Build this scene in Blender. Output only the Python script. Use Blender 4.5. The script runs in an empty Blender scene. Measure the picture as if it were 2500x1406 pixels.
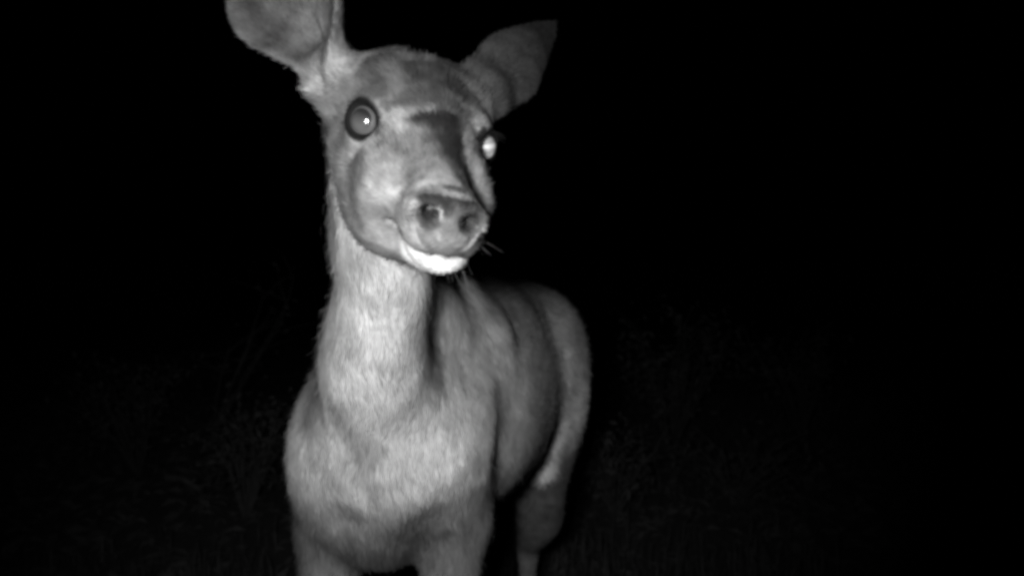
import bpy, math, random, os
import numpy as np
from mathutils import Vector, Matrix

# ------------------------------------------------------------------ camera, world, lights
S = bpy.context.scene
F = 2000.0                    # focal length measured in photograph pixels (2500 wide)
H = 0.93                      # camera height above the ground

def at(px, py, d):            # a point of the place, from its bearing and its distance
    return np.array([(px-1250)/F*d, d, H+(703-py)/F*d])

cam = bpy.data.cameras.new('camera'); cam_o = bpy.data.objects.new('camera', cam)
S.collection.objects.link(cam_o); S.camera = cam_o
cam_o.location = (0, 0, H); cam_o.rotation_euler = (math.radians(90), 0, 0)
cam.sensor_fit = 'HORIZONTAL'; cam.sensor_width = 36; cam.lens = 36*F/2500
cam.clip_start = 0.02; cam.clip_end = 3000
cam.dof.use_dof = True; cam.dof.focus_distance = 0.80; cam.dof.aperture_fstop = 7.0

world = bpy.data.worlds.new("World"); S.world = world; world.use_nodes = True
wn = world.node_tree; wn.nodes.clear()
sky = wn.nodes.new('ShaderNodeTexSky'); sky.sky_type = 'NISHITA'; sky.sun_disc = False
sky.sun_elevation = math.radians(-8); sky.sun_rotation = math.radians(200)
bw = wn.nodes.new('ShaderNodeRGBToBW'); bg = wn.nodes.new('ShaderNodeBackground')
wo = wn.nodes.new('ShaderNodeOutputWorld')
wn.links.new(sky.outputs[0], bw.inputs[0]); wn.links.new(bw.outputs[0], bg.inputs[0])
bg.inputs[1].default_value = 0.02; wn.links.new(bg.outputs[0], wo.inputs[0])

def lamp(name, loc, aim, power, size, cone, blend):
    l = bpy.data.lights.new(name, 'SPOT'); l.energy = power; l.shadow_soft_size = size
    l.spot_size = math.radians(cone); l.spot_blend = blend
    o = bpy.data.objects.new(name, l); S.collection.objects.link(o); o.location = loc
    o.rotation_euler = (Vector(aim)-Vector(loc)).to_track_quat('-Z', 'Y').to_euler()
    return o
# the trail camera's own infrared lamp bank, beside and just above its lens
lamp('flash_lamp', (-0.120, 0.0, H+0.035), (-0.16, 1.0, H-0.05), 71.0, 0.022, 68, 1.0)
lamp('flash_lamp', (-0.060, 0.0, H+0.035), (-0.13, 1.0, H-0.05), 30.0, 0.016, 68, 1.0)

S.view_settings.view_transform = 'Standard'; S.view_settings.look = 'None'
S.view_settings.exposure = 0.0; S.view_settings.gamma = 1.0
S.render.engine = 'CYCLES'
S.cycles.use_denoising = True
S.cycles.pixel_filter_type = 'BLACKMAN_HARRIS'; S.cycles.filter_width = 3.8

rng = np.random.default_rng(7); random.seed(7)
QUICK = os.environ.get('QUICK') == '1'
col = S.collection

# ------------------------------------------------------------------ helpers
def link(name, me, mat=None, parent=None, loc=None):
    o = bpy.data.objects.new(name, me); col.objects.link(o)
    if mat: me.materials.append(mat)
    if parent: o.parent = parent
    if loc is not None: o.location = loc
    return o
def tag(o, label=None, cat=None, group=None, kind=None):
    if label: o['label'] = label
    if cat: o['category'] = cat
    if group: o['group'] = group
    if kind: o['kind'] = kind
def mesh_np(name, V, quads=None, tris=None, attrs=None, smooth=True):
    me = bpy.data.meshes.new(name)
    nq = 0 if quads is None else len(quads); nt = 0 if tris is None else len(tris)
    me.vertices.add(len(V)); me.vertices.foreach_set('co', np.ascontiguousarray(V, np.float32).ravel())
    loops = []; starts = []; 
    if nq: loops.append(np.asarray(quads, np.int32).ravel()); starts.append(np.arange(nq)*4)
    if nt: loops.append(np.asarray(tris, np.int32).ravel()); starts.append(nq*4+np.arange(nt)*3)
    L = np.concatenate(loops).astype(np.int32); st = np.concatenate(starts).astype(np.int32)
    me.loops.add(len(L)); me.loops.foreach_set('vertex_index', L)
    me.polygons.add(len(st)); me.polygons.foreach_set('loop_start', st)
    me.polygons.foreach_set('use_smooth', np.full(len(st), smooth))
    me.update(calc_edges=True)
    for k, a in (attrs or {}).items():
        at_ = me.attributes.new(k, 'FLOAT', 'POINT'); at_.data.foreach_set('value', np.ascontiguousarray(a, np.float32))
    return me
def norm(v): v = np.asarray(v, float); return v/np.linalg.norm(v)
def sstep(a, b, x):
    t = np.clip((x-a)/(b-a), 0, 1); return t*t*(3-2*t)

# ------------------------------------------------------------------ head frame
EL = at(877, 287, .68); ER = at(1197, 358, .72)
M = (EL+ER)/2
Rh = norm(ER-EL)
NOSE = at(1100, 560, .582)
Fh = NOSE-M; Fh = norm(Fh - np.dot(Fh, Rh)*Rh)
Uh = np.cross(Rh, Fh)
if Uh[2] < 0: Uh = -Uh
HB = np.array([Rh, Fh, Uh])            # rows: right, forward, up of the head
def shear(f, u):               # the muzzle hangs a little askew, as in the photograph
    t = np.clip((f-.05)/.06, 0, 1); return -.20*(u+.004)*t*t*(3-2*t)
def hp(r, f, u): return M + (r+shear(f, u))*Rh + f*Fh + u*Uh
def to_head(P):
    h = (P-M) @ HB.T; h[:, 0] -= shear(h[:, 1], h[:, 2]); return h

# ------------------------------------------------------------------ signed distance modelling
def axis(lo, hi, segs):
    # segs: (from, to, step) fine ranges, elsewhere coarse
    out = [lo]; x = lo
    while x < hi:
        step = 0.011
        for a, b, s in segs:
            if a-0.02 <= x <= b: step = min(step, s)
            elif x > b: step = min(step, s+(x-b)*0.12)
            elif x < a-0.02: step = min(step, s+(a-.02-x)*0.25)
        x += step; out.append(x)
    return np.array(out)
fine = 0.0034 if QUICK else 0.0021
GX = axis(-0.42, 0.36, [(-0.285, 0.055, fine)])
GY = axis(0.50, 2.42, [(0.545, 0.90, fine)])
GZ = axis(-0.01, H+0.46, [(H-0.05, H+0.36, fine)])
D = np.full((len(GX), len(GY), len(GZ)), 0.5, np.float32)

def crop(c, R):
    sl = []
    for g, x in zip((GX, GY, GZ), range(3)):
        i0 = np.searchsorted(g, c[0][x]-R); i1 = np.searchsorted(g, c[1][x]+R)
        sl.append(slice(max(0, i0-1), i1+1))
    return tuple(sl)
def grid(sl):
    X = GX[sl[0]].astype(np.float32)[:, None, None]; Y = GY[sl[1]].astype(np.float32)[None, :, None]
    Z = GZ[sl[2]].astype(np.float32)[None, None, :]
    return X, Y, Z
def merge(sl, d, k, sub=False):
    A = D[sl]
    if sub:
        h = np.clip(.5-.5*(A+d)/k, 0, 1); D[sl] = A*(1-h)-d*h+k*h*(1-h)
    else:
        h = np.clip(.5+.5*(d-A)/k, 0, 1); D[sl] = d*(1-h)+A*h-k*h*(1-h)
def ell(c, rad, B=None, k=.02, sub=False):
    """ellipsoid; B rows = axes in world"""
    c = np.asarray(c, float); R = max(rad)+k+.012
    sl = crop((c, c), R); X, Y, Z = grid(sl)
    X = X-np.float32(c[0]); Y = Y-np.float32(c[1]); Z = Z-np.float32(c[2])
    if B is None: B = np.eye(3)
    k0 = 0; k1 = 0
    for i in range(3):
        q = X*np.float32(B[i][0])+Y*np.float32(B[i][1])+Z*np.float32(B[i][2])
        q = q/np.float32(rad[i]); k0 = k0+q*q; q = q/np.float32(rad[i]); k1 = k1+q*q
    k0 = np.sqrt(k0); k1 = np.sqrt(k1)+1e-6
    merge(sl, k0*(k0-1)/k1, k, sub)
def cone(a, b, r1, r2, k=.02, flat=None, sub=False):
    """tapered capsule; flat=(direction, factor): cross-section scaled by factor along direction"""
    a = np.asarray(a, float); b = np.asarray(b, float)
    f = 1.0 if flat is None else flat[1]
    R = max(r1, r2)*max(1, f)+k+.012
    sl = crop((np.minimum(a, b), np.maximum(a, b)), R); X, Y, Z = grid(sl)
    X = X-np.float32(a[0]); Y = Y-np.float32(a[1]); Z = Z-np.float32(a[2])
    ab = b-a
    if flat is not None:
        s = norm(flat[0]); g = 1/f-1
        t = (X*np.float32(s[0])+Y*np.float32(s[1])+Z*np.float32(s[2]))*np.float32(g)
        X = X+t*np.float32(s[0]); Y = Y+t*np.float32(s[1]); Z = Z+t*np.float32(s[2])
        ab = ab+s*np.dot(ab, s)*g
    L2 = float(np.dot(ab, ab)); ab = ab.astype(np.float32)
    t = np.clip((X*ab[0]+Y*ab[1]+Z*ab[2])/np.float32(L2), 0, 1)
    d = np.sqrt((X-t*ab[0])**2+(Y-t*ab[1])**2+(Z-t*ab[2])**2)-(r1+t*(r2-r1))
    merge(sl, d*min(1, f), k, sub)
def spline(pts, n=7):
    P = np.array([np.append(p, r) for p, r in pts]); P = np.vstack([2*P[0]-P[1], P, 2*P[-1]-P[-2]]); out = []
    for i in range(1, len(P)-2):
        for j in range(n):
            t = j/n
            out.append(.5*((2*P[i])+(P[i+1]-P[i-1])*t+(2*P[i-1]-5*P[i]+4*P[i+1]-P[i+2])*t*t+(3*P[i]-P[i-1]-3*P[i+1]+P[i+2])*t**3))
    out.append(P[-2]); return np.array(out)
def chain(pts, k=.03, n=7, sub=False):
    """one smooth tapering tube through the points"""
    C = spline(pts, n); R = C[:, 3].max()+k+.012
    sl = crop((C[:, :3].min(0), C[:, :3].max(0)), R); X, Y, Z = grid(sl); best = None
    for a, b in zip(C[:-1], C[1:]):
        ab = (b-a)[:3].astype(np.float32); L2 = np.float32(ab@ab); r1 = np.float32(a[3]); dr = np.float32(b[3]-a[3])
        x = X-np.float32(a[0]); y = Y-np.float32(a[1]); z = Z-np.float32(a[2])
        t = np.clip((x*ab[0]+y*ab[1]+z*ab[2])/L2, 0, 1)
        d = np.sqrt((x-t*ab[0])**2+(y-t*ab[1])**2+(z-t*ab[2])**2)-(r1+t*dr)
        best = d if best is None else np.minimum(best, d)
    merge(sl, best, k, sub)
def hell(r, f, u, rad, k=.012, tilt=0, sub=False, both=True, yaw=0):
    """ellipsoid in head coordinates, tilted about the right axis, mirrored left and right"""
    for s in ((-1, 1) if (both and r) else (1,)):
        ct, st_ = math.cos(tilt), math.sin(tilt)
        f2 = ct*Fh+st_*Uh; u2 = -st_*Fh+ct*Uh; r2 = Rh
        if yaw:
            cy, sy = math.cos(yaw*s), math.sin(yaw*s)
            r2, f2 = cy*Rh-sy*f2, sy*Rh+cy*f2
        ell(hp(r*s, f, u), rad, np.array([r2, f2, u2]), k, sub)
def hcone(a, b, r1, r2, k=.012, flat=None, sub=False):
    for s in ((-1, 1) if (a[0] or b[0]) else (1,)):
        cone(hp(a[0]*s, a[1], a[2]), hp(b[0]*s, b[1], b[2]), r1, r2, k, flat, sub)

# ---- trunk (seen from in front, running back to the right)
ax = norm(at(1285, 930, 2.0)-at(950, 1000, 1.16))
side = norm(np.cross(ax, [0, 0, 1])); upv = np.cross(side, ax)
TB = np.array([side, ax, upv])
WIT = at(1095, 735, 1.33)
FOOT = []
ell(at(1160, 965, 1.60), (.143, .42, .210), TB, .05)                 # ribcage and belly
ell(at(1045, 965, 1.38), (.108, .24, .170), TB, .05)                 # shoulders' mass
ell(at(955, 1020, 1.25), (.100, .15, .150), TB, .05)                 # breast
ell(at(1270, 880, 1.93), (.118, .22, .158), TB, .09)                 # loin and croup
chain([(WIT, .040), (at(1150, 765, 1.50), .045), (at(1215, 760, 1.75), .055), (at(1262, 770, 2.02), .062)], .08)   # withers and back line
ell(at(1065, 1050, 1.18), (.044, .07, .095), TB, .055)               # bright right side of the breast
ell(at(965, 1140, 1.21), (.050, .09, .070), TB, .05)
ell(at(955, 1215, 1.34), (.085, .16, .105), TB, .06)
ell(at(1185, 1000, 1.42), (.050, .14, .12), TB, .07)
# shoulders and fore legs
for s, sh, pt, el_ in (
    (-1, at(915, 930, 1.36), at(814, 1085, 1.20), (812, 1330, 1.30)),
    (1, at(1092, 900, 1.34), at(1085, 1060, 1.23), (1105, 1330, 1.32))):
    E_ = at(*el_)
    chain([(WIT+np.array([s*.035, .03, -.07]), .045), (sh, .072), (pt, .062), (E_+np.array([0, 0, .04]), .052)], .05)
    x, y = E_[0], E_[1]
    chain([(E_+np.array([0, 0, .04]), .054), (np.array([x-.004, y-.02, .44]), .040), (np.array([x-.008, y-.03, .325]), .025),
           (np.array([x-.010, y-.035, .285]), .0245), (np.array([x-.010, y-.02, .24]), .017),
           (np.array([x-.010, y-.012, .10]), .0155), (np.array([x-.010, y-.012, .078]), .021),
           (np.array([x-.010, y-.042, .040]), .019)], .03)
    FOOT.append((x-.010, y-.012))
# hindquarters and hind legs
for o_ in (0, 1):
    so = side*(-.225*o_)
    hip = at(1322, 850, 1.98)+so*.85
    sf = at(1338, 1000, 1.88)+so
    ell(at(1345, 905, 1.96)+so*.75, (.072, .17, .160), TB, .09)
    tb = at(1322, 1180, 1.95)+so
    hk = at(1300, 1330, 2.02)+so; x, y = hk[0], hk[1]
    chain([(hip, .085), (sf, .082), (tb, .056), (np.array([x+.016, y+.01, .36]), .056), (np.array([x-.006, y+.065, .285]), .033),
           (np.array([x-.010, y+.070, .24]), .024), (np.array([x-.010, y+.060, .20]), .0185),
           (np.array([x-.010, y+.045, .10]), .0165), (np.array([x-.010, y+.045, .078]), .022),
           (np.array([x-.010, y+.010, .040]), .020)], .04)
    FOOT.append((x-.010, y+.045))
# tail
chain([(at(1275, 760, 2.14), .026), (at(1285, 860, 2.22), .018), (at(1285, 950, 2.21), .022)], .03)

# ---- neck: from behind the jaw, down and back into the breast
chain([(hp(-.004, -.080, -.030), .048), (at(922, 420, .86), .045), (at(933, 560, .90), .048), (at(938, 690, .955), .0525),
       (at(921, 800, 1.01), .061), (at(918, 900, 1.075), .073), (at(940, 1010, 1.17), .084)], .07)
chain([(at(930, 560, .97), .044), (at(965, 690, 1.09), .055), (at(1020, 780, 1.22), .070), (WIT+np.array([-.01, .05, -.07]), .070)], .05)
chain([(hp(-.020, -.10, -.005), .032), (at(918, 330, .875), .038), (at(918, 450, .93), .044), (at(930, 560, .97), .048)], .03)
# ---- head
hell(0, -.042, -.012, (.050, .062, .042), .02)
hell(0, -.010, .010, (.034, .050, .022), .02, tilt=-.12)
hell(.018, -.055, .012, (.030, .034, .019), .02)
hell(.047, -.045, -.030, (.016, .040, .032), .02, tilt=.15)          # cheek muscle
chain_pts = lambda s: [(hp(s*.040, -.050, -.055), .024), (hp(s*.034, -.020, -.078), .020), (hp(s*.028, .020, -.082), .0175),
                       (hp(s*.020, .060, -.071), .0160), (hp(s*.010, .095, -.055), .014)]
for s in (-1, 1): chain(chain_pts(s), .022)                          # jaw
hell(.030, .010, -.052, (.019, .062, .032), .03, tilt=.12)           # cheek
hell(.031, .030, -.028, (.014, .045, .018), .03, tilt=-.03, yaw=.25)         # ridge below the eye
chain([(hp(0, .0, -.004), .031), (hp(0, .045, -.004), .0250), (hp(0, .085, -.003), .0215), (hp(0, .122, -.004), .0205)], .018)   # bridge
hell(.029, .036, -.014, (.0135, .045, .017), .022, tilt=-.05, yaw=.22)  # side of the face
hcone((.018, .03, -.030), (.010, .112, -.020), .0210, .0175, .020)     # maxilla
hell(.001, .123, -.013, (.0262, .028, .021), .015, both=False)                      # muzzle end
hell(.0140, .119, -.020, (.012, .022, .012), .012)                   # upper lip cushions
hell(0, .1415, -.006, (.0220, .013, .0200), .006)                     # nose pad
hell(.0160, .138, .0035, (.0105, .0125, .0100), .010)                 # nostril wings
hell(-.0015, .117, -.0385, (.0240, .025, .0135), .005, both=False)                     # chin
# eyes: frame (centre, outward, along the slit, up)
EYEF = {}
for s in (-1, 1):
    n_ = norm(s*.64*Rh+.68*Fh+.36*Uh); td = Fh*.62-s*Rh*.75; t1 = norm(td-np.dot(td, n_)*n_)
    t1 = norm(t1); t2 = np.cross(n_, t1); t2 = t2 if t2@Uh > 0 else -t2
    EYEF[s] = (hp(s*.0575+(.002 if s > 0 else 0), .001, -.001)-n_*.0175, n_, t1, t2)
def lidpt(s, t, out=0):
    c_, n_, t1, t2 = EYEF[s]
    return c_+n_*(.0108+out)+t1*.0152*math.copysign(abs(math.cos(t))**.9, math.cos(t))+t2*(.0134 if math.sin(t) > 0 else .0124)*math.copysign(abs(math.sin(t))**.9, math.sin(t))
for s, (c_, n_, t1, t2) in EYEF.items():
    EB = np.array([t1, t2, n_])
    ell(c_-n_*.004, (.024, .0225, .0215), EB, .012)                   # orbit
    ell(hp(s*.041, -.018, .012), (.013, .022, .009), HB, .014)        # brow
for s, (c_, n_, t1, t2) in EYEF.items():
    EB = np.array([t1, t2, n_])
    ell(c_+n_*.013, (.0152, .0132, .0135), EB, .004, sub=True)
    chain([(lidpt(s, i/16*2*math.pi), .0030 if 0 < i < 8 else .0022) for i in range(17)], .004, 2)
# nostrils and mouth
hcone((.0110, .1530, .010), (.0200, .1500, .003), .0056, .0062, .004, sub=True)
hcone((.0165, .152, .005), (.013, .128, .003), .0078, .006, .004, sub=True)
hcone((.0230, .1480, .000), (.0190, .1520, -.010), .0046, .0026, .004, sub=True)
chain([(hp(-.029, .088, -.036), .0016), (hp(-.026, .105, -.038), .0020), (hp(-.020, .130, -.0310), .0018), (hp(0, .145, -.0285), .0016),
       (hp(.020, .130, -.0310), .0018), (hp(.026, .105, -.038), .0020), (hp(.029, .088, -.036), .0016)], .005, 5, sub=True)

# ---- ears: thin cupped leaves
EARS = []
def ear_w(t, s, Wm, asy):
    tc = np.clip(t, 0, 1); x = np.clip((tc-.40)/.60, 0, 1)
    return Wm*((.22+.78*sstep(-.02, .42, tc)) if asy else (.62+.38*sstep(-.08, .36, tc)))*np.maximum(1-x**(1.7 if asy else 1.25), 1e-4)**.85*np.where(s < 0, 1+asy, 1-asy)+.0008
def ear(B, T, O, Wm, cup, k=.008, asy=0.0, th0=.0034):
    B = np.asarray(B); T = np.asarray(T); L = np.linalg.norm(T-B); A = (T-B)/L
    O = norm(O-np.dot(O, A)*A); W = np.cross(A, O); EARS.append((B, A, O, W, L, Wm, cup, asy))
    sl = crop((np.minimum(B, T)-Wm*.9, np.maximum(B, T)+Wm*.9), .03); X, Y, Z = grid(sl)
    X = X-np.float32(B[0]); Y = Y-np.float32(B[1]); Z = Z-np.float32(B[2])
    f = np.float32
    a = X*f(A[0])+Y*f(A[1])+Z*f(A[2]); s = X*f(W[0])+Y*f(W[1])+Z*f(W[2]); o = X*f(O[0])+Y*f(O[1])+Z*f(O[2])
    t = a/f(L); tc = np.clip(t, 0, 1)
    w = ear_w(t, s, Wm, asy)
    u = s/np.maximum(w, 1e-3); c = cup*(1-.55*tc)
    oc = c*(np.clip(u*u, 0, 1.3)-.35)*np.minimum(1, w/Wm+.15)
    slope = 2*c*np.abs(u)/np.maximum(w, .01)
    cf = 1/np.sqrt(1+np.clip(slope, 0, 2.5)**2)
    d = np.maximum(np.maximum(np.abs(o-oc)*cf-th0, (np.abs(s)-w)*.8), np.maximum(a-L, -a-(.006 if asy else .02)))
    merge(sl, d.astype(np.float32), k)
earL = (at(818, 192, .752), at(645, -290, .735))
earR = (at(1184, 232, .745), at(1350, 60, .915))
ear(earL[0], earL[1], np.array([-.42, -.9, .12]), .056, .036, asy=.22)
ear(earR[0], earR[1], np.array([-.45, .75, -.10]), .032, .012)
cone(hp(-.036, -.062, .002), earL[0]+(earL[1]-earL[0])*.06, .026, .016, .02)
cone(hp(.028, -.066, .002), earR[0]+np.array([-.012, .014, .004]), .030, .015, .035)
cone(at(840, 250, .76), at(868, 315, .80), .018, .020, .025)        # fur swelling below the ear

# ---- polygonise (surface nets on the rectilinear grid)
def surface_nets(D, gx, gy, gz):
    sgn = D < 0
    c = sum(sgn[i:sgn.shape[0]-1+i, j:sgn.shape[1]-1+j, k:sgn.shape[2]-1+k].astype(np.int8) for i in (0, 1) for j in (0, 1) for k in (0, 1))
    act = (c > 0) & (c < 8); I, J, K = np.nonzero(act); n = len(I)
    idx = np.full(act.shape, -1, np.int32); idx[I, J, K] = np.arange(n)
    acc = np.zeros((n, 3)); cnt = np.zeros(n); G = (gx, gy, gz)
    for d in range(3):
        for a in (0, 1):
            for b in (0, 1):
                o0 = [0, 0, 0]; oth = [x for x in range(3) if x != d]; o0[oth[0]] = a; o0[oth[1]] = b
                o1 = list(o0); o1[d] = 1
                i0 = (I+o0[0], J+o0[1], K+o0[2]); i1 = (I+o1[0], J+o1[1], K+o1[2])
                v0 = D[i0].astype(float); v1 = D[i1].astype(float); m = (v0 < 0) != (v1 < 0)
                t = v0/(v0-v1+1e-20)
                P = np.stack([G[x][i0[x]] for x in range(3)], 1).astype(float)
                P[:, d] += np.where(m, t, 0)*(G[d][i1[d]]-G[d][i0[d]])
                acc[m] += P[m]; cnt[m] += 1
    V = acc/cnt[:, None]; Q = []
    for d in range(3):
        lo = [slice(None)]*3; hi = [slice(None)]*3; lo[d] = slice(0, -1); hi[d] = slice(1, None)
        a = sgn[tuple(lo)]; b = sgn[tuple(hi)]; ch = a != b
        o1, o2 = [x for x in range(3) if x != d]
        P = np.nonzero(ch); P = list(P)
        ok = (P[o1] > 0) & (P[o2] > 0) & (P[o1] < idx.shape[o1]) & (P[o2] < idx.shape[o2])
        P = [p[ok] for p in P]; flip = a[tuple(P)]
        def ix(d1, d2):
            q = list(P); q[o1] = q[o1]-d1; q[o2] = q[o2]-d2; return idx[tuple(q)]
        q = np.stack([ix(1, 1), ix(0, 1), ix(0, 0), ix(1, 0)], 1)
        if d == 1: flip = ~flip
        q[~flip] = q[~flip][:, ::-1]; Q.append(q)
    Q = np.concatenate(Q); return V, Q[(Q >= 0).all(1)]
V, Q = surface_nets(D, GX, GY, GZ)
del D
def relax(V, Q, n, lam):
    E = np.concatenate([Q[:, [0, 1]], Q[:, [1, 2]], Q[:, [2, 3]], Q[:, [3, 0]]])
    for i in range(n):
        for l in (lam, -lam*.9):
            cnt = np.bincount(E[:, 0], minlength=len(V))+np.bincount(E[:, 1], minlength=len(V))
            acc = np.stack([np.bincount(E[:, 0], V[E[:, 1], x], len(V))+np.bincount(E[:, 1], V[E[:, 0], x], len(V)) for x in range(3)], 1)
            V = V+l*(acc/np.maximum(cnt, 1)[:, None]-V)
    return V
V = relax(V, Q, 2, .5)
def fnorm(V, Q):
    n = np.cross(V[Q[:, 2]]-V[Q[:, 0]], V[Q[:, 3]]-V[Q[:, 1]])
    A = np.linalg.norm(n, axis=1)/2; return n/(2*A[:, None]+1e-20), A
FN, FA = fnorm(V, Q)
VN = np.zeros_like(V)
for j in range(4):
    for x in range(3): VN[:, x] += np.bincount(Q[:, j], FN[:, x]*FA, len(V))
VN /= np.linalg.norm(VN, axis=1)[:, None]+1e-20

# ---- value noise for coat mottling and combing
_lat = rng.random((32, 32, 32))
def vnoise(P, scale):
    q = P*scale; i = np.floor(q).astype(int); f = q-i; f = f*f*(3-2*f); r = 0
    for a in (0, 1):
        for b in (0, 1):
            for c in (0, 1):
                w = (f[:, 0] if a else 1-f[:, 0])*(f[:, 1] if b else 1-f[:, 1])*(f[:, 2] if c else 1-f[:, 2])
                r = r+w*_lat[(i[:, 0]+a) % 32, (i[:, 1]+b) % 32, (i[:, 2]+c) % 32]
    return r
def fbm(P, s): return (vnoise(P, s)*.5+vnoise(P+3.1, s*2.1)*.3+vnoise(P+7.7, s*4.3)*.2)

# ---- markings of the coat and painted light and shade: patches and stripes lying on the skin
def skin(px, py):
    X, Y = px_of(V); m = np.nonzero((np.abs(X-px) < 7) & (np.abs(Y-py) < 7))[0]
    if not len(m): return V[np.argmin(np.hypot(X-px, Y-py)+40*V[:, 1])]
    return V[m[np.argmin(V[m, 1])]]
MARKS = []; BODY = []; LATE = []
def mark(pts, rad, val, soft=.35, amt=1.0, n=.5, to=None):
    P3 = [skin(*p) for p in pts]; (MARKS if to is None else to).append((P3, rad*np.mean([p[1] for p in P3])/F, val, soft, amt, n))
def paint(P, c, wob, marks):
    for P3, R, val, soft, amt, n in marks:
        lo = np.min(P3, 0)-R*2.4; hi = np.max(P3, 0)+R*2.4
        m = np.nonzero(((P > lo) & (P < hi)).all(1))[0]
        if not len(m): continue
        p = P[m]; d = np.full(len(m), 9.)
        for a, b in zip(P3[:-1] if len(P3) > 1 else P3, P3[1:] if len(P3) > 1 else P3):
            ab = b-a; t = np.clip(((p-a)@ab)/(ab@ab+1e-12), 0, 1); d = np.minimum(d, np.linalg.norm(p-a-t[:, None]*ab, axis=1))
        w = sstep(1+soft, 1-soft, d/R+wob[m]*n)*amt; c[m] = c[m]*(1-w)+val*w
    return c
# ---- coat colour with painted shade, and wetness at a point
def px_of(P): return 1250+F*P[:, 0]/P[:, 1], 703-F*(P[:, 2]-H)/P[:, 1]
def coat(P, N):
    h = to_head(P); r, f, u = h[:, 0], h[:, 1], h[:, 2]; ar = np.abs(r)
    hn = N @ HB.T
    wob = (fbm(P, 55)-.5)
    bodyc = np.full(len(P), .50); wet = np.zeros(len(P))
    c = bodyc*(1+.22*(fbm(P+1, 14)-.5)*2)
    c = c*.80
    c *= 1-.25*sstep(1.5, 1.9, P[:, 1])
    c *= 1-.76*sstep(.675, .545, P[:, 2]+.10*wob)                               # legs darker below, shade under the chest painted in
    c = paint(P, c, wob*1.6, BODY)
    up_ = sstep(-.055, -.015, u)
    head = sstep(-.155-.05*up_, -.100-.06*up_, f+.2*u*(1-up_))*sstep(.25, .12, np.sqrt((r*.6)**2+(f*.6)**2+np.minimum(u, 0)**2))
    def blob(cc, col_, c0, rad, s=.35, amt=1.0, both=True, n=.6):
        q = 1e9
        for sg in ((1, -1) if both else (1,)):
            q = np.minimum(q, np.sqrt(((r-sg*c0[0])/rad[0])**2+((f-c0[1])/rad[1])**2+((u-c0[2])/rad[2])**2))
        w = sstep(1+s, 1-s, q+wob*n)*amt
        return cc*(1-w)+col_*w
    hc = np.full(len(P), .114)*(1+.60*(fbm(P+5, 45)-.5)*2+.25*(vnoise(P+2, 170)-.5)*2)
    wob2 = wob+.5*(vnoise(P+9, 110)-.5)
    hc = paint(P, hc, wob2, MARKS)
    for c_, n_, t1, t2 in EYEF.values():                                       # eye rim
        q = P-(c_+n_*.012); e_ = (np.abs(q@t1/.0200)**2.2+np.abs((q@t2-.0006)/.0168)**2.2+np.abs((q@n_)/.020)**2.2)**(1/2.2)+wob*.12
        w = sstep(1.22, .98, e_); hc = hc*(1-w)+.004*w
    pad = np.sqrt((r/.0262)**2+((f-.152)/.0215)**2+((u+.002)/.0255)**2)+wob*.05
    wp = sstep(1.06, .97, pad)
    hc = hc*(1-wp)+wp*(.070+.045*(vnoise(P, 300)-.5)+.03*(vnoise(P+6, 130)-.5)-.050*sstep(-.008, .008, u)*(1-.5*(vnoise(P+4, 130))))
    wet = np.maximum(wet, wp)
    nz = 1e9
    for sg in (-1, 1):
        nz = np.minimum(nz, np.sqrt(((r-sg*.0165)/.0095)**2+((f-.146)/.014)**2+((u-.004)/.0080)**2))
    wn_ = sstep(1.15, .75, nz); hc = hc*(1-wn_)+.018*wn_
    wet = wet*(1-.8*wn_)
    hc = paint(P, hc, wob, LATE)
    for sg in (-1, 1):                                                        # nostril floors painted dark, for the shade in the holes
        for a_, b_, rr_ in (((.0165, .158, .0050), (.0140, .134, .003), .0074), ((.0185, .154, .001), (.0205, .1515, -.005), .0042)):
            a_ = np.array(a_); b_ = np.array(b_); ab = b_-a_; p_ = np.stack([r*sg, f, u], 1)-a_
            t_ = np.clip(p_@ab/(ab@ab), 0, 1); d_ = np.linalg.norm(p_-t_[:, None]*ab, axis=1)
            w = sstep(1.45, .75, d_/rr_); hc = hc*(1-w)+.016*w; wet = wet*(1-w)
    ch = np.sqrt(((r-.001)/.0290)**2+((f-.118)/.031)**2+((u+.0465)/.0190)**2)+wob*.15     # the white under the lip
    w = sstep(1.22, .90, ch+.12*(vnoise(P, 240)-.5)); hc = hc*(1-w)+.28*w; wet = wet*(1-w)*sstep(.015, .06, hc)
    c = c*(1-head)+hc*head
    # ears: shade of the cup and of the back painted into their colour
    earw = np.zeros(len(P))
    for B, A, O, W, L, Wm, cup, asy in EARS:
        q = P-B; a = q@A/L; s = q@W; o = q@O
        inn = (sstep(-.02, .13, a) if asy else sstep(-.12, .04, a))*(np.abs(s) < Wm*1.6)*(np.abs(o) < .07)
        inside = (N@O) > 0
        rim = sstep(.72, .95, np.abs(s)/ear_w(a, s, Wm, asy))
        ci = np.where(inside if asy else inside | ~inside, (.042+.022*rim+.068*sstep(-.7, .6, s/Wm)*(1-.55*sstep(.78, .95, s/ear_w(a, s, Wm, asy)))+.06*(fbm(P, 40)-.5)) if asy else .048-.022*sstep(.3, .8, a)+.03*(fbm(P, 40)-.5), .024)
        c = c*(1-inn)+ci*inn; earw = np.maximum(earw, inn)
    return np.clip(c, .002, .8), wet, head, earw
def bmark(pts, rad, f, soft=.6, amt=.9): mark(pts, rad, .40*f, soft, amt, .8, BODY)  # body tones: coat variation, plus shade of folds and lit bulges painted in
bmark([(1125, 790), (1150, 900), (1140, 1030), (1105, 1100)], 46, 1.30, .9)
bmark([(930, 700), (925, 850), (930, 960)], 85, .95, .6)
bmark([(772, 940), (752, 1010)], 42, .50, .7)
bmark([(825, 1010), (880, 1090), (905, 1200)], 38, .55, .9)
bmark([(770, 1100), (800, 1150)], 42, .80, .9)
bmark([(720, 1270), (780, 1255), (850, 1240)], 36, .38, 1.0, .8)
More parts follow.
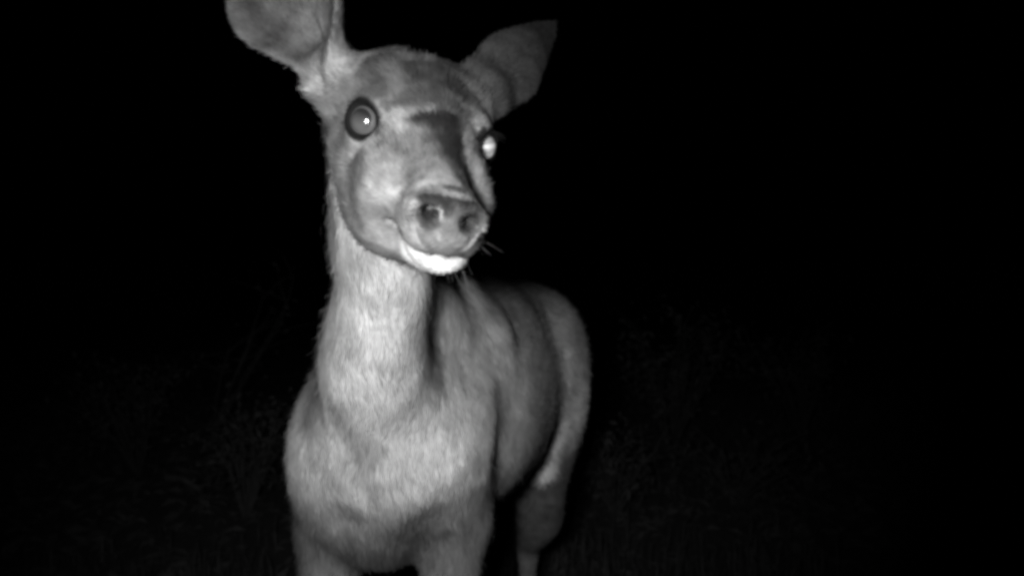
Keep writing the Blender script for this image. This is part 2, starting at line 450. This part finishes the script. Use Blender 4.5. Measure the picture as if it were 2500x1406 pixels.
bmark([(980, 1250), (1090, 1260)], 34, .5, 1.0, .6)
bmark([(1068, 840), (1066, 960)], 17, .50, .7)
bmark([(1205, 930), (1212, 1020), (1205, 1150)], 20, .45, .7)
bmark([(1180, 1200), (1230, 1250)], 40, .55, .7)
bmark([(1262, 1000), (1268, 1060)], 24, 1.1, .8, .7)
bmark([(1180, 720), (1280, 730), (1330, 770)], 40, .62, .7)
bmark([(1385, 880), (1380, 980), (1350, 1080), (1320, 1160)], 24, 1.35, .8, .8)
mark([(1006, 492), (1002, 520)], 18, .105, .7, to=LATE)
mark([(1096, 520), (1104, 560)], 24, .046, .9, .8, .8, to=LATE)
mark([(1028, 530), (1042, 552), (1066, 552)], 14, .034, .8, .9, .6, to=LATE)
mark([(1046, 484), (1078, 498), (1096, 516)], 14, .014, .6, n=.6, to=LATE); mark([(1046, 488), (1060, 520)], 13, .010, .6, n=.6, to=LATE)  # overhang shade at the top of the pad, painted dark
mark([(1132, 500), (1160, 500), (1170, 516), (1158, 540)], 13, .012, .7, n=.5, to=LATE)
mark([(1145, 612), (1168, 585), (1180, 560)], 11, .20, .8, to=LATE)
mark([(1076, 520), (1078, 590)], 5, .125, .5, n=.2, to=LATE)  # wet highlight painted as a pale streak down the pad
mark([(1155, 545), (1160, 580)], 6, .04, .5, to=LATE)
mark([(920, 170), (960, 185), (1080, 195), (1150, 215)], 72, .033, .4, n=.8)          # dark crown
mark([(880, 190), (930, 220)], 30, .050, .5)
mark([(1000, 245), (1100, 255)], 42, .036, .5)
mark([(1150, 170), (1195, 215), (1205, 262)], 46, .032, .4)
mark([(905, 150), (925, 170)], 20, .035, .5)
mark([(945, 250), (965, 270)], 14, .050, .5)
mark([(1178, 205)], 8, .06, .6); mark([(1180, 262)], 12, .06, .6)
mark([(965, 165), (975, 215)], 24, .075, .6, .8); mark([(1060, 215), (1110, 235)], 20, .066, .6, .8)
mark([(965, 285), (990, 315)], 26, .135, .4)                          # pale spots
mark([(1042, 302), (1095, 300), (1108, 330)], 37, .014, .5, n=.8)           # dark blaze
mark([(1055, 345), (1098, 350), (1112, 388)], 36, .020, .55, n=.8)
mark([(1105, 400), (1130, 440), (1142, 462)], 15, .055, .5)
mark([(1022, 330), (1040, 380)], 30, .080, .6, .8)
mark([(1150, 300), (1142, 350), (1152, 420)], 17, .185, .4)            # pale stripe before the far eye
mark([(1165, 395), (1160, 440)], 14, .24, .4)
mark([(1186, 318), (1172, 335), (1170, 350), (1176, 388)], 12, .010, .6, n=.2)
mark([(860, 345), (905, 350)], 20, .150, .4)
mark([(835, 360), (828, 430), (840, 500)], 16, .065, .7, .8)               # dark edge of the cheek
mark([(842, 520), (870, 575), (925, 610), (975, 632)], 10, .055, .8, .7)    # shade line along the jaw, painted into the hair colour
mark([(870, 400), (890, 500)], 30, .118, .5)
mark([(1000, 465), (1040, 445), (1090, 440)], 14, .150, .4)           # pale hair over the nose
mark([(1098, 462), (1132, 468)], 13, .028, .5)                        # smudge above the nose
mark([(984, 485), (982, 540)], 8, .065, .9, .7)
mark([(946, 540), (985, 582)], 6, .03, .8, n=.3)                     # corner of the mouth
mark([(1010, 568), (1020, 596)], 14, .20, .8)
mark([(925, 300), (930, 330)], 9, .05, .6); mark([(838, 318), (860, 330)], 7, .02, .8)
mark([(790, 235), (800, 275)], 22, .120, .6); mark([(830, 215), (880, 215)], 22, .085, .5); mark([(800, 300), (815, 340)], 20, .11, .5)
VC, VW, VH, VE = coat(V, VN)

# ------------------------------------------------------------------ fur strands
def comb(P, N, head, earw):
    h = to_head(P)
    dh = -Fh[None, :]+.35*np.tanh(h[:, :1]/.02)*Rh[None, :]-.10*Uh[None, :]
    db = np.tile(np.array([[.10, .22, -1.0]]), (len(P), 1))
    back = sstep(1.2, 1.6, P[:, 1])[:, None]
    db = db*(1-back)+back*(ax[None, :]*1.2+np.array([[0, 0, -.5]]))
    d = dh*head[:, None]+db*(1-head[:, None])
    for i, (B, A, O, W, L, Wm, cup, asy) in enumerate(EARS):
        q = P-B; a = q@A/L
        w = (earw > .3)*(np.abs(q@W) < Wm*1.6)*(np.abs(q@O) < .08)*(a > 0)
        d = np.where(w[:, None], A[None, :]+W[None, :]*(q@W)[:, None]/Wm*.8, d)
    d = d+.8*(np.stack([vnoise(P+k*11, 30) for k in range(3)], 1)-.5)+.35*(rng.random((len(P), 3))-.5)
    d = d-(d*N).sum(1)[:, None]*N
    return d/(np.linalg.norm(d, axis=1)[:, None]+1e-9)
def fur(total):
    cen = V[Q].mean(1); hd = VH[Q].mean(1); er = VE[Q].mean(1); wt = VW[Q].mean(1)
    nf = sstep(.02, .12, to_head(cen)[:, 1])*hd
    front = .35+.65*(FN@np.array([0, -1, 0]) > -.35)
    w = FA*(1+6*hd+10*nf+5*er)*(wt < .3)*front
    for c_, n_, t1, t2 in EYEF.values():
        q = cen-(c_+n_*.012); w[np.sqrt(((q@t1)/.0175)**2+((q@t2)/.0150)**2+((q@n_)/.02)**2) < 1] = 0
    cdf = np.cumsum(w); cdf /= cdf[-1]
    fi = np.searchsorted(cdf, rng.random(total))
    a, b = rng.random(total)[:, None], rng.random(total)[:, None]
    q = V[Q[fi]]; P = (q[:, 0]*(1-a)+q[:, 1]*a)*(1-b)+(q[:, 3]*(1-a)+q[:, 2]*a)*b
    nq = VN[Q[fi]]; N = (nq[:, 0]*(1-a)+nq[:, 1]*a)*(1-b)+(nq[:, 3]*(1-a)+nq[:, 2]*a)*b
    N /= np.linalg.norm(N, axis=1)[:, None]+1e-9
    c, wet, head, earw = coat(P, N); nf = sstep(-.02, .12, to_head(P)[:, 1])*head
    L = (.023*(1-head)+.016*head)*(1-nf)+.0062*nf
    L = L*(1-.35*sstep(.0, .03, to_head(P)[:, 2])*head)
    hh = to_head(P); L = L*(1-.5*head*sstep(.045, .06, np.abs(hh[:, 0]))*sstep(-.03, -.01, hh[:, 2]))
    L = np.where(earw > .2, .007, L)*(.6+.8*rng.random(total))
    L *= 1-.55*sstep(.45, .3, P[:, 2])
    for c_, n_, t1, t2 in EYEF.values():
        L = L*(.16+.84*sstep(.020, .044, np.linalg.norm(P-(c_+n_*.012), axis=1)))
    T = comb(P, N, head, earw)
    lift = (.16+.34*rng.random(total)**2+.5*(rng.random(total) < .03))[:, None]
    w_ = (.00055*(1-head)+.00034*head)*(1-.35*nf)*(1+.9*sstep(1.2, 1.9, P[:, 1]))
    Sd = np.cross(N, T)
    p0 = P-N*.0008; p1 = P+(T*.5+N*lift*.5)*L[:, None]; p2 = P+(T*.95+N*lift*.45)*L[:, None]+Sd*((rng.random(total)-.5)*.3*L)[:, None]
    wv = Sd*w_[:, None]
    VV = np.stack([p0-wv, p0+wv, p1-wv*.9, p1+wv*.9, p2], 1).reshape(-1, 3)
    k = np.arange(total)*5
    quads = np.stack([k, k+2, k+3, k+1], 1); tris = np.stack([k+2, k+4, k+3], 1)
    clump = 1+.22*(vnoise(P+33, 38)-.5)*2+.26*(vnoise(P+21, 95)-.5)*2*(1+.15*head)+.12*(vnoise(P+13, 260)-.5)*2
    cc = np.repeat(c*(1+(rng.random(total)-.5)*(.34+.22*head))*clump, 5)
    NN = np.repeat(N, 5, axis=0)
    return VV, quads, tris, cc, NN
NF = int(os.environ.get('NFUR', 420000))
print('VOL', (V[Q[:,0]]*FN*FA[:,None]).sum()/3, len(V))
fv, fq, ft_, fc, fn = fur(NF)

# ------------------------------------------------------------------ materials
def mat(name):
    m = bpy.data.materials.new(name); m.use_nodes = True; return m, m.node_tree, m.node_tree.nodes['Principled BSDF']
def grey(b, v): b.inputs['Base Color'].default_value = (v, v, v, 1)
m_coat, nt, b = mat('deer_coat')
an = nt.nodes.new('ShaderNodeAttribute'); an.attribute_name = 'shade'
aw = nt.nodes.new('ShaderNodeAttribute'); aw.attribute_name = 'wet'
nz = nt.nodes.new('ShaderNodeTexNoise'); nz.inputs['Scale'].default_value = 260; nz.inputs['Detail'].default_value = 3
tc = nt.nodes.new('ShaderNodeTexCoord'); nt.links.new(tc.outputs['Object'], nz.inputs['Vector'])
mp = nt.nodes.new('ShaderNodeMapRange'); mp.inputs[3].default_value = .82; mp.inputs[4].default_value = 1.18
nt.links.new(nz.outputs[0], mp.inputs[0])
mul = nt.nodes.new('ShaderNodeMath'); mul.operation = 'MULTIPLY'
nt.links.new(an.outputs['Fac'], mul.inputs[0]); nt.links.new(mp.outputs[0], mul.inputs[1])
nt.links.new(mul.outputs[0], b.inputs['Base Color'])
rr = nt.nodes.new('ShaderNodeMapRange'); rr.inputs[3].default_value = .85; rr.inputs[4].default_value = .36
nt.links.new(aw.outputs['Fac'], rr.inputs[0]); nt.links.new(rr.outputs[0], b.inputs['Roughness'])
sp = nt.nodes.new('ShaderNodeMapRange'); sp.inputs[3].default_value = .04; sp.inputs[4].default_value = .22
nt.links.new(aw.outputs['Fac'], sp.inputs[0]); nt.links.new(sp.outputs[0], b.inputs['Specular IOR Level'])
vo = nt.nodes.new('ShaderNodeTexVoronoi'); vo.inputs['Scale'].default_value = 620
nt.links.new(tc.outputs['Object'], vo.inputs['Vector'])
bp = nt.nodes.new('ShaderNodeBump'); bp.inputs['Distance'].default_value = .0006
nt.links.new(vo.outputs['Distance'], bp.inputs['Height']); nt.links.new(aw.outputs['Fac'], bp.inputs['Strength'])
nt.links.new(bp.outputs[0], b.inputs['Normal'])

# ------------------------------------------------------------------ the deer
BASE = np.array([.5*(at(1175, 945, 1.6)[0]), 1.55, 0.0])
deer = bpy.data.objects.new('deer', None); col.objects.link(deer); deer.location = BASE
tag(deer, 'pale grey doe standing close up, head turned to the lens, one eye shining white', 'deer')
nV = len(V)
AV = np.concatenate([V, fv])-BASE
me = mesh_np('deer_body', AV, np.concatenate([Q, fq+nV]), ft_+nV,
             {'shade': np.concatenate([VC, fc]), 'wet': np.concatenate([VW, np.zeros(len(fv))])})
me.normals_split_custom_set_from_vertices(np.concatenate([VN, fn]).astype(np.float32))
body = link('body', me, m_coat, deer)

def lathe(prof, n=40):     # profile (radius, height) about z
    V_ = []; Q_ = []
    for r_, z_ in prof:
        for i in range(n):
            a = 2*math.pi*i/n; V_.append((r_*math.cos(a), r_*math.sin(a), z_))
    for j in range(len(prof)-1):
        for i in range(n):
            Q_.append((j*n+i, j*n+(i+1) % n, (j+1)*n+(i+1) % n, (j+1)*n+i))
    return np.array(V_), np.array(Q_)
m_ball, nt, b = mat('eyeball'); grey(b, .004); b.inputs['Roughness'].default_value = .12
m_iris, nt, b = mat('iris'); grey(b, .040); b.inputs['Roughness'].default_value = .25
m_pup, nt, b = mat('pupil_dark'); grey(b, .040); b.inputs['Roughness'].default_value = .17; b.inputs['Specular IOR Level'].default_value = .9
t_ = nt.nodes.new('ShaderNodeTexCoord'); x_ = nt.nodes.new('ShaderNodeSeparateXYZ'); r_ = nt.nodes.new('ShaderNodeMapRange')
r_.inputs[1].default_value = -.008; r_.inputs[2].default_value = .006; r_.inputs[3].default_value = .050; r_.inputs[4].default_value = .010  # fundus reflection painted in: pupil paler towards its lower edge
nt.links.new(t_.outputs['Object'], x_.inputs[0]); nt.links.new(x_.outputs['Y'], r_.inputs[0]); nt.links.new(r_.outputs[0], b.inputs['Base Color'])
m_shine, nt, b = mat('pupil_shine')  # eyeshine and its reflected bands painted as pale pupil colour
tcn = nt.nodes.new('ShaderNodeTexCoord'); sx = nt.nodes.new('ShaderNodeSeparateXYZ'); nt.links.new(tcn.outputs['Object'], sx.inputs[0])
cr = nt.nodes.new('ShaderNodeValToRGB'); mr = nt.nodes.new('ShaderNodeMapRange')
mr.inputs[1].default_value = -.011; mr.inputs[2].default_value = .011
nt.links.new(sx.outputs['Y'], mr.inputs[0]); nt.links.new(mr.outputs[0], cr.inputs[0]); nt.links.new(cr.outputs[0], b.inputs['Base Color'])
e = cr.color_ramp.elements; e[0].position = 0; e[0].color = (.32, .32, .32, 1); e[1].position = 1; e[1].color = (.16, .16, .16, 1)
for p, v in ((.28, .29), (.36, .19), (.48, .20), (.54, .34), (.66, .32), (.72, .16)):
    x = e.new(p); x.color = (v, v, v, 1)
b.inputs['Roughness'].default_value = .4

def frame_mat(origin, z, up):
    z = norm(z); y = norm(np.asarray(up)-np.dot(up, z)*z); x = np.cross(y, z)
    m4 = Matrix.Identity(4)
    for i in range(3): m4[i][0], m4[i][1], m4[i][2], m4[i][3] = x[i], y[i], z[i], origin[i]
    return m4
def sphere_prof(r, a0, a1, n=24, zs=1.0):
    return [(max(1e-5, r*math.sin(a0+(a1-a0)*i/n)), r*zs*math.cos(a0+(a1-a0)*i/n)) for i in range(n+1)]
def eye(s, shining):
    c, n_, t1, t2 = EYEF[s]; R = .0175
    v, q = lathe(sphere_prof(R, 0, math.pi, 32))
    me_ = mesh_np('eye', v, q); o = link('eye', me_, m_ball, deer)
    o.matrix_local = Matrix.Translation(-Vector(BASE)) @ frame_mat(c, n_, t2)
    def cap(name, rx, ry, off, m_):         # a lens-shaped cap lying on the eyeball
        v_, q_ = lathe([(max(1e-5, i/24), 0) for i in range(25)], 64)
        rr2 = v_[:, 0]**2+v_[:, 1]**2
        v_[:, 0] *= rx; v_[:, 1] *= ry
        v_[:, 2] = np.sqrt(np.maximum(R*R-v_[:, 0]**2-v_[:, 1]**2, 0))+off*(1-rr2**3)+.0001
        return link(name, mesh_np(name, v_, q_), m_, o)
    cap('iris', .0128, .0118, .0004, m_iris)
    cap('pupil', .0103, .0098, .0012, m_shine if shining else m_pup)
    return o
eye(-1, False); eye(1, True)

# whiskers on chin and lips
m_wh, nt, b = mat('whisker'); grey(b, .06); b.inputs['Specular IOR Level'].default_value = .1
def strand(name, pts, r0, r1, m_, parent, base=BASE):
    pts = [np.asarray(p, float) for p in pts]; V_ = []; Q_ = []; n = 5
    for i, p in enumerate(pts):
        t = norm(pts[min(i+1, len(pts)-1)]-pts[max(i-1, 0)]); a = norm(np.cross(t, [.3, .2, .9])); b_ = np.cross(t, a)
        r_ = r0+(r1-r0)*i/(len(pts)-1)
        for k in range(n):
            an_ = 2*math.pi*k/n; V_.append(p+r_*(a*math.cos(an_)+b_*math.sin(an_)))
    for i in range(len(pts)-1):
        for k in range(n): Q_.append((i*n+k, i*n+(k+1) % n, (i+1)*n+(k+1) % n, (i+1)*n+k))
    return link(name, mesh_np(name, np.array(V_)-base, Q_), m_, parent)
for i in range(22):
    s = 1 if i % 3 else -1
    r0_, f0_, u0_ = s*random.uniform(.004, .020), random.uniform(.105, .138), random.uniform(-.050, -.036)
    if i > 15: r0_, f0_, u0_ = s*.026, random.uniform(.115, .135), random.uniform(-.03, -.012)
    L = random.uniform(.012, .026)
    d = np.array([s*random.uniform(.3, 1.1), random.uniform(-.1, .8), -1.0 if i <= 15 else random.uniform(-.4, .1)]); d /= np.linalg.norm(d)
    p0 = np.array([r0_, f0_, u0_]); b2 = np.array([0, -.25, -.25])
    strand('whisker', [hp(*(p0+d*L*t+b2*L*t*t*.6)) for t in (0, .35, .7, 1)], .00013, .00004, m_wh, deer)
# lashes over each eye
m_la, nt, b = mat('lash'); grey(b, .006); b.inputs['Specular IOR Level'].default_value = 0
for s in (-1, 1):
    for i in range(20):
        t = .15+i/19*2.7; p0 = lidpt(s, t, .0025)
        c_, n_, t1, t2 = EYEF[s]; d = n_*.75+t2*.45+t1*.35*math.cos(t); L = random.uniform(.007, .011)
        strand('eyelash', [p0+d*L*q_-t2*.005*q_*q_ for q_ in (0, .4, .7, 1)], .00035, .0001, m_la, deer)
# hooves
m_hoof, nt, b = mat('hoof'); grey(b, .06); b.inputs['Roughness'].default_value = .5
def hoof(x, y):
    for sx_ in (-1, 1):
        rows = [(0, .0150, .030, 0), (.012, .0145, .027, .002), (.03, .0125, .020, .008), (.044, .010, .014, .012)]
        V_ = []; n = 16
        for z_, rx, ry, oy in rows:
            for k in range(n):
                a = 2*math.pi*k/n; ry2 = ry*(1.15 if math.sin(a) < 0 else .8)
                V_.append((x+sx_*.0125+rx*math.cos(a)*(1-.35*max(0, -math.sin(a))), y-.052+oy+ry2*math.sin(a), z_+.001))
        Q_ = [(i*n+k, i*n+(k+1) % n, (i+1)*n+(k+1) % n, (i+1)*n+k) for i in range(3) for k in range(n)]
        T_ = []
        V_.append((x+sx_*.0125, y-.052, .001)); T_ += [(len(V_)-1, (k+1) % n, k) for k in range(n)]
        link('hoof', mesh_np('hoof', np.array(V_)-BASE, Q_, T_), m_hoof, deer)
for x_, y_ in FOOT: hoof(x_, y_)

# ------------------------------------------------------------------ the ground and the night undergrowth
def noise_mat(name, lo, hi, scale, rough=.9):
    m, nt, b = mat(name); t = nt.nodes.new('ShaderNodeTexNoise'); t.inputs['Scale'].default_value = scale; t.inputs['Detail'].default_value = 6
    c_ = nt.nodes.new('ShaderNodeTexCoord'); nt.links.new(c_.outputs['Object'], t.inputs['Vector'])
    r_ = nt.nodes.new('ShaderNodeMapRange'); r_.inputs[1].default_value = .35; r_.inputs[2].default_value = .65
    r_.inputs[3].default_value = lo; r_.inputs[4].default_value = hi
    nt.links.new(t.outputs[0], r_.inputs[0]); nt.links.new(r_.outputs[0], b.inputs['Base Color']); b.inputs['Roughness'].default_value = rough
    return m
gx = np.unique(np.concatenate([np.linspace(-6, 6, 121), np.linspace(-400, -6, 30), np.linspace(6, 400, 30)]))
gy = np.unique(np.concatenate([np.linspace(-4, 10, 141), np.linspace(10, 700, 40), np.linspace(-60, -4, 8)]))
A, B_ = np.meshgrid(gx, gy, indexing='ij'); P = np.stack([A.ravel(), B_.ravel(), np.zeros(A.size)], 1)
def ground_z(P):
    far = sstep(2.6, 4.5, np.hypot(P[:, 0], P[:, 1]-.5))
    return (vnoise(P+40, .9)-.5)*.10*far+(vnoise(P+50, 4)-.5)*.035*far+.16*sstep(3.5, 9, P[:, 1])
P[:, 2] = ground_z(P)-.002
n1 = len(gy); i_, j_ = np.meshgrid(np.arange(len(gx)-1), np.arange(n1-1), indexing='ij'); k = (i_*n1+j_).ravel()
g_ = link('ground', mesh_np('ground', P, np.stack([k, k+n1, k+n1+1, k+1], 1)), noise_mat('forest_floor', .003, .009, 9)); tag(g_, kind='structure')

# grass and leaf litter: uncountable
def blades(n):
    x = rng.uniform(-3.6, 3.6, n); y = rng.uniform(2.3, 7.5, n); P = np.stack([x, y, np.zeros(n)], 1)
    keep = vnoise(P+5, 1.1) > .30+.3*rng.random(n); P = P[keep]; n = len(P); P[:, 2] = ground_z(P)-.01
    h = rng.uniform(.03, .15, n)*(.5+vnoise(P+9, .8)); a = rng.uniform(0, 2*np.pi, n); w = rng.uniform(.0015, .0035, n)
    L = np.stack([np.cos(a), np.sin(a), np.zeros(n)], 1); Wd = np.stack([-np.sin(a), np.cos(a), np.zeros(n)], 1)*w[:, None]
    up = np.array([[0, 0, 1.]]); lean = rng.uniform(.1, .9, n)[:, None]
    p1 = P+up*h[:, None]*.55+L*h[:, None]*.15*lean; p2 = P+up*h[:, None]*(1-.35*lean)+L*h[:, None]*.75*lean
    VV = np.stack([P-Wd, P+Wd, p1-Wd*.8, p1+Wd*.8, p2], 1).reshape(-1, 3); k = np.arange(n)*5
    return VV, np.stack([k, k+1, k+3, k+2], 1), np.stack([k+2, k+3, k+4], 1)
bv, bq, bt = blades(40000)
g = link('grass', mesh_np('grass', bv, bq, bt, smooth=False), noise_mat('dim_grass', .004, .016, 3))
tag(g, 'faint grass blades and weeds on the dark ground behind the deer', 'grass', kind='stuff')
def litter(n):
    x = rng.uniform(-3.6, 3.6, n); y = rng.uniform(2.3, 6.5, n); P = np.stack([x, y, np.zeros(n)], 1); P[:, 2] = ground_z(P)+.006
    N_ = np.stack([rng.normal(0, .45, n), rng.normal(0, .45, n), np.ones(n)], 1); N_ /= np.linalg.norm(N_, axis=1)[:, None]
    T_ = np.cross(N_, rng.normal(size=(n, 3))); T_ /= np.linalg.norm(T_, axis=1)[:, None]; B2 = np.cross(N_, T_)
    l = rng.uniform(.018, .05, n)[:, None]; w = l*rng.uniform(.3, .6, n)[:, None]
    VV = np.stack([P-T_*l, P-B2*w+N_*l*.25, P+T_*l, P+B2*w+N_*l*.25], 1).reshape(-1, 3); k = np.arange(n)*4
    return VV, np.stack([k, k+1, k+2, k+3], 1)
lv, lq = litter(9000)
g = link('leaf_litter', mesh_np('leaf_litter', lv, lq, smooth=False), noise_mat('dry_leaves', .005, .020, 5))
tag(g, 'scattered dry leaves lying over the dark forest floor', 'leaves', kind='stuff')

m_twig = noise_mat('bark', .006, .016, 30); m_leaf = noise_mat('shrub_leaf', .006, .019, 6)
def tube_mesh(paths, n=5):
    V_ = []; Q_ = []
    for pts, r0, r1 in paths:
        base = len(V_)
        for i, p in enumerate(pts):
            t = norm(pts[min(i+1, len(pts)-1)]-pts[max(i-1, 0)]); a = norm(np.cross(t, [.31, .52, .11])); b2 = np.cross(t, a)
            r_ = r0+(r1-r0)*i/(len(pts)-1)
            for k in range(n): an_ = 2*math.pi*k/n; V_.append(p+r_*(a*math.cos(an_)+b2*math.sin(an_)))
        for i in range(len(pts)-1):
            for k in range(n): Q_.append((base+i*n+k, base+i*n+(k+1) % n, base+(i+1)*n+(k+1) % n, base+(i+1)*n+k))
    return np.array(V_), np.array(Q_)
def shrub(name, cat, label, x, y, h, w, nst, nleaf, ls, group=None, lean=0):
    z = float(ground_z(np.array([[x, y, 0.]]))[0])
    root = bpy.data.objects.new(name, None); col.objects.link(root); root.location = (x, y, z-.02); tag(root, label, cat, group)
    paths = []; tips = []
    for i in range(nst):
        a = random.uniform(0, 6.28); d = np.array([math.cos(a)*w*random.uniform(.3, 1)+lean, math.sin(a)*w*.6, h*random.uniform(.6, 1)])
        bx, by = random.gauss(0, .10)*h, random.gauss(0, .10)*h
        pts = [d*t+np.array([bx*math.sin(t*3)+random.gauss(0, .02), by*math.sin(t*3)+random.gauss(0, .02), 0])*t+np.array([0, 0, .12*h*math.sin(t*3)]) for t in np.linspace(0, 1, 7)]
        paths.append((pts, .006, .0018)); tips += pts[2:]
        for j in range(random.randint(2, 5)):
            t0 = random.choice(pts[2:6]); e_ = np.array([random.gauss(0, 1), random.gauss(0, .7), random.uniform(-.1, 1)]); e_ = norm(e_)*h*random.uniform(.15, .35)
            q = [t0+e_*t+np.array([0, 0, -.05*t*t]) for t in np.linspace(0, 1, 5)]; paths.append((q, .0028, .001)); tips += q[1:]
    v, q = tube_mesh(paths, 4); link('stem', mesh_np('stem', v, q), m_twig, root)
    if nleaf:
        tp = np.array(tips); c = tp[rng.integers(0, len(tp), nleaf)]+rng.normal(0, .05, (nleaf, 3))
        N_ = rng.normal(size=(nleaf, 3))+np.array([0, -.3, .9]); N_ /= np.linalg.norm(N_, axis=1)[:, None]
        T_ = np.cross(N_, rng.normal(size=(nleaf, 3))); T_ /= np.linalg.norm(T_, axis=1)[:, None]; B2 = np.cross(N_, T_)
        l = rng.uniform(.6, 1.2, nleaf)[:, None]*ls; w_ = l*.38
        VV = np.stack([c-T_*l, c-B2*w_-T_*l*.2+N_*l*.12, c+T_*l*.35-B2*w_*.7+N_*l*.1, c+T_*l, c+T_*l*.35+B2*w_*.7+N_*l*.1, c+B2*w_-T_*l*.2+N_*l*.12], 1).reshape(-1, 3)
        k = np.arange(nleaf)*6
        link('foliage', mesh_np('foliage', VV, np.concatenate([np.stack([k, k+1, k+2, k+3], 1), np.stack([k, k+3, k+4, k+5], 1)]), smooth=False), m_leaf, root)
    return root
def gx_at(px, y): return (px-1250)/F*y
shrub('shrub', 'shrub', 'faint leafy shrub close beside the hind leg of the deer', gx_at(1500, 3.3), 3.3, .42, .30, 16, 420, .020)
shrub('shrub', 'shrub', 'faint low shrub in the dark at lower right, lowest of the shrubs', gx_at(1800, 3.6), 3.6, .34, .36, 14, 320, .020)
shrub('shrub', 'shrub', 'taller barely lit shrub behind the rump of the deer', gx_at(1640, 4.6), 4.6, .85, .42, 20, 520, .024)
shrub('shrub', 'shrub', 'barely visible shrub farthest to the right in the dark', gx_at(1960, 4.9), 4.9, .75, .40, 16, 360, .024)
shrub('shrub', 'shrub', 'faint shrub close beside the left shoulder of the deer', gx_at(600, 3.3), 3.3, .50, .26, 16, 420, .020)
shrub('shrub', 'shrub', 'barely visible broad shrub in the dark at the lower left', gx_at(340, 4.2), 4.2, .60, .45, 18, 420, .022)
shrub('sapling', 'sapling', 'thin leaning bare sapling dimly seen left of the neck of the deer', gx_at(500, 4.4), 4.4, 1.25, .16, 5, 60, .022, lean=.32)
def fallen(name, cat, label, a, b, r, m_):
    a = np.array(a); b = np.array(b); c = (a+b)/2; mid = c+np.array([0, 0, .02])
    pts = [a-c, (a*.6+mid*.4)-c, mid-c, (b*.5+mid*.5)-c, b-c]
    v, q = tube_mesh([(pts, r, r*.5)], 6); o = link(name, mesh_np(name, v, q), m_, None, c); tag(o, label, cat); return o
m_pale = noise_mat('weathered_wood', .025, .05, 14)
for lab, (x0, y0), (x1, y1), r_ in (('short thick pale stick lying in the grass at the lower left', (410, 1195), (490, 1225), .020),
                                    ('thin pale stick above the thick one at the lower left', (478, 1160), (570, 1156), .009)):
    ya = .93*F/(y0-703); yb = .93*F/(y1-703)
    za = float(ground_z(np.array([[gx_at(x0, ya), ya, 0]]))[0])+.06; zb = float(ground_z(np.array([[gx_at(x1, yb), yb, 0]]))[0])+.05
    fallen('fallen_stick', 'stick', lab, (gx_at(x0, ya), ya, za), (gx_at(x1, yb), yb, zb), r_, m_pale)
